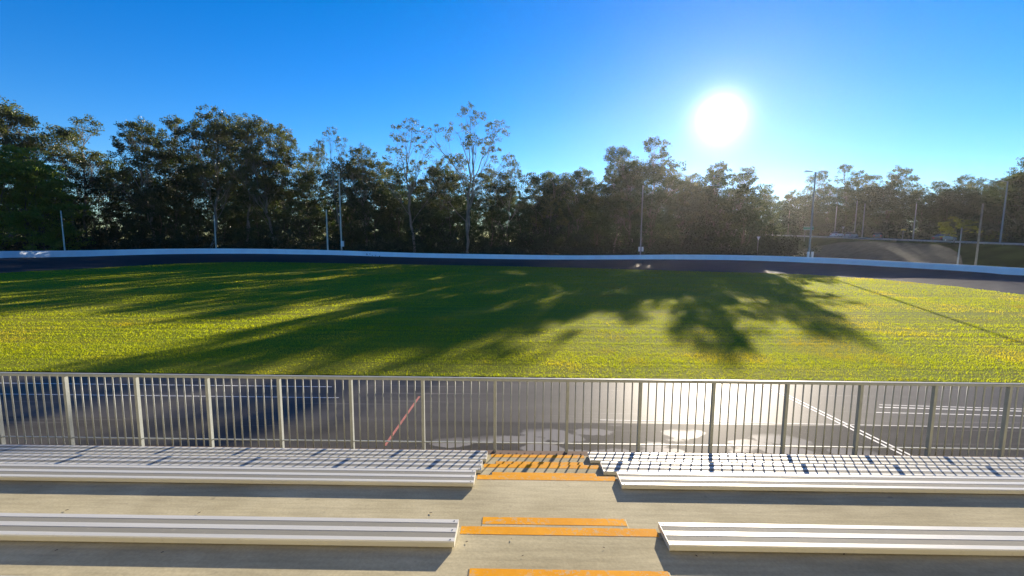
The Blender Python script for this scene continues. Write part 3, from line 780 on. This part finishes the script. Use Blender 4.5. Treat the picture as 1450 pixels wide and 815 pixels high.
def sign(name, px, py, Y, w_, h_, m, label, legs=1, tri=False, zb=None):
    p = at_y(px, py, Y); zb = road_z(Y) - .3 if zb is None else zb
    t = empty(name, (p.x, p.y, zb)); tag(t, label, 'sign'); c_ = p.z - zb
    s = MB()
    if tri:
        for yy in (-.02, .02): s.poly([(-w_/2, yy, c_ + h_/2), (w_/2, yy, c_ + h_/2), (0, yy, c_ - h_/2)] if yy > 0 else [(-w_/2, yy, c_ + h_/2), (0, yy, c_ - h_/2), (w_/2, yy, c_ + h_/2)])
        s.poly([(-w_/2,-.02,c_+h_/2),(w_/2,-.02,c_+h_/2),(w_/2,.02,c_+h_/2),(-w_/2,.02,c_+h_/2)])
        s.poly([(w_/2,-.02,c_+h_/2),(0,-.02,c_-h_/2),(0,.02,c_-h_/2),(w_/2,.02,c_+h_/2)])
        s.poly([(0,-.02,c_-h_/2),(-w_/2,-.02,c_+h_/2),(-w_/2,.02,c_+h_/2),(0,.02,c_-h_/2)])
    else:
        s.box(-w_/2, w_/2, -.03, .03, c_ - h_/2, c_ + h_/2)
        if m == M_SIGNG:
            s2 = MB(); e_ = .05
            for q in ((-w_/2+e_, w_/2-e_, c_+h_/2-2*e_, c_+h_/2-e_), (-w_/2+e_, w_/2-e_, c_-h_/2+e_, c_-h_/2+2*e_)): s2.box(q[0], q[1], -.034, -.03, q[2], q[3])
            s2.build('sign_border', M_BOX, t)
    s.build('sign_panel', m, t)
    for k in range(legs):
        lx = 0 if legs == 1 else (-w_ * .32 + k * w_ * .64)
        s = MB(); s.tube((lx, .07, -.3), (lx, .07, c_ + h_ * .3), .045, .045, 8); s.build('leg', M_POLE, t)
    return t
sign('road_sign', 1145, 323, 106, 2.3, .8, M_SIGNG, 'green direction sign on two legs beside the twin armed lamp', 2)
sign('give_way_sign', 1074, 337.5, 98, .75, .85, M_BOX, 'white triangular sign below the far end of the guardrail', 1, True, zb=0)
sign('give_way_sign', 1194, 322.5, 122, .75, .7, M_SIGNB, 'small grey triangular sign above the two pale cars', 1, True)
sign('road_sign', 1279.5, 325, 104, 1.1, .35, M_SIGNY, 'small yellowish street sign between the pale cars and the dark hatchback', 1)

# guardrail along the near edge of the road
t = empty('guardrail', (79.0, 0, 0)); tag(t, 'low pale guardrail along the top of the embankment', 'guardrail')
gy = [60 + 3 * k for k in range(46)]
s = MB()
prof = [(0, .06), (.05, .10), (.05, .16), (0, .19), (.05, .22), (.05, .28), (0, .32)]
for a, e_ in zip(gy[:-1], gy[1:]):
    za, ze = road_z(a), road_z(e_)
    for (x_a, z_a), (x_b, z_b) in zip(prof[:-1], prof[1:]):
        s.poly([(-x_a, a, za + z_a), (-x_b, a, za + z_b), (-x_b, e_, ze + z_b), (-x_a, e_, ze + z_a)])
s.build('rail', M_SIGNB, t)
for a in gy:
    s = MB(); s.box(.0, .1, a - .06, a + .06, road_z(a) - .3, road_z(a) + .31); s.build('post', M_POLE, t)

# ------------------------------------------------------------------ cars
def car(px, py, Y, rz, paint, label, hatch=True, X=None):
    p = at_y(px, py, Y); zb = road_z(Y)
    t = empty('parked_car' if X is None else 'car', (p.x if X is None else X, Y, zb), rz); tag(t, label, 'car', 'cars on the road')
    L2, w2 = 2.15, .87
    side = [(-L2, .35), (-L2 - .03, .62), (-L2 + .1, .86), (-L2 + 1.05, .96), (-.62 + .0, .98), (1.75 if hatch else 1.3, 1.0), (L2 - .05, .92), (L2, .55), (L2 - .06, .3)]
    s = MB(); n = len(side)
    ringL = [V3(x, -w2 * (.94 if z > .8 else 1), z) for x, z in side]; ringR = [V3(x, w2 * (.94 if z > .8 else 1), z) for x, z in side]
    for i in range(n):
        j = (i + 1) % n; s.poly([ringL[i], ringL[j], ringR[j], ringR[i]])
    s.poly(list(reversed(ringL))); s.poly(ringR)
    gl_ = [(-1.05, .97), (-.35, 1.42), (1.1, 1.45), (1.95 if hatch else 1.55, 1.0)]
    roof = [(-.35, 1.42), (.3, 1.49), (1.1, 1.45)]
    for a, e_ in zip(roof[:-1], roof[1:]): s.poly([V3(a[0], -.62, a[1] + .012), V3(e_[0], -.62, e_[1] + .012), V3(e_[0], .62, e_[1] + .012), V3(a[0], .62, a[1] + .012)])
    s.build('body', paint, t)
    s = MB(); gL = [V3(x, -(.8 if z < 1.1 else .63), z) for x, z in gl_]; gR = [V3(x, (.8 if z < 1.1 else .63), z) for x, z in gl_]
    for i in range(4):
        j = (i + 1) % 4; s.poly([gL[i], gL[j], gR[j], gR[i]])
    s.poly(list(reversed(gL))); s.poly(gR); s.build('window', M_GLASS, t)
    for xx in (-1.3, 1.3):
        for yy in (-1, 1):
            s = MB(); s.tube((xx, yy * .68, .32), (xx, yy * .89, .32), .32, .31, 16); wh = s.build('wheel', M_TYRE, t)
            s = MB(); s.tube((xx, yy * .885, .32), (xx, yy * .90, .32), .2, .19, 14); s.build('rim', M_RIM, wh)
    for yy in (-.6, .6):
        s = MB(); s.box(-L2 - .035, -L2 + .06, yy - .18, yy + .18, .6, .76, 0, .02); s.build('headlight', M_LAMP, t)
        s = MB(); s.box(L2 - .06, L2 + .02, yy - .16, yy + .16, .66, .86, 0, .02); s.build('tail_light', M_TAIL, t)
    for yy in (-1, 1):
        s = MB(); s.box(-.72, -.6, *sorted((yy * .84, yy * 1.0)), .98, 1.1); s.build('mirror', paint, t)
    return t
car(1185, 331, 124, R(215), M_WHITECAR, 'pale hatchback on the road, left one of the two close together')
car(1205, 331, 117, R(215), M_SILVER, 'silver sedan on the road, right one of the two close together', False)
car(1243, 335, 108, R(230), M_DARKCAR, 'dark sedan on the road between the silver sedan and the yellowish sign', False)
car(1337, 338, 88, R(200), M_DARKCAR, 'dark hatchback on the road left of the small bright tree')

# ------------------------------------------------------------------ fallen leaves and grit on the concrete
for i, (px, py, k) in enumerate(((855,775.5,3),(661,767,3),(740,787,3),(724,763,3),(95,722,2),(282,726,2),(462,722,2),(80,779,3),(230,782,3),(1195,784,3),(986,787,3),(610,726,2),(1010,784,3))):
    p = at_z(px, py, FL[k] + .004); s = MB(); a = random.uniform(0, 6.28); L_ = random.uniform(.008, .02)
    pts = [(L_, 0, 0), (.2 * L_, .45 * L_, .003), (-L_, .1 * L_, .006), (-.1 * L_, -.4 * L_, .003)]
    s.poly(pts); s.poly([(x, y, z + .002) for x, y, z in pts])
    o = s.build('fallen_leaf', M_DEAD); o.location = p; o.rotation_euler = (0, 0, a)
    tag(o, 'tiny dark dry leaf lying on the bare concrete of the stand', 'leaf', 'fallen leaves on the concrete')

# ------------------------------------------------------------------ morning air
b = MB(); b.box(-422, 422, -162, 482, -3.0, 44); 
m = bpy.data.materials.new('morning_haze'); m.use_nodes = True; nt = m.node_tree; nt.nodes.clear()
out = nd(nt, 'ShaderNodeOutputMaterial'); pv = nd(nt, 'ShaderNodeVolumePrincipled')
pv.inputs['Color'].default_value = (.95, .93, .92, 1); pv.inputs['Density'].default_value = .000065; pv.inputs['Anisotropy'].default_value = .74
nt.links.new(pv.outputs[0], out.inputs['Volume'])
o = b.build('haze', m); o['kind'] = 'stuff'; tag(o, 'thin bright morning haze hanging in the air below the sun', 'haze')

# ------------------------------------------------------------------ render settings
sc.view_settings.view_transform = 'Standard'; sc.view_settings.look = 'None'
sc.view_settings.exposure = 1.85; sc.view_settings.gamma = 1
sc.render.engine = 'CYCLES'
sc.cycles.use_denoising = True; sc.cycles.denoiser = 'OPENIMAGEDENOISE'
sc.cycles.use_adaptive_sampling = False
sc.cycles.max_bounces = 8; sc.cycles.transparent_max_bounces = 8
sc.cycles.sample_clamp_indirect = 10
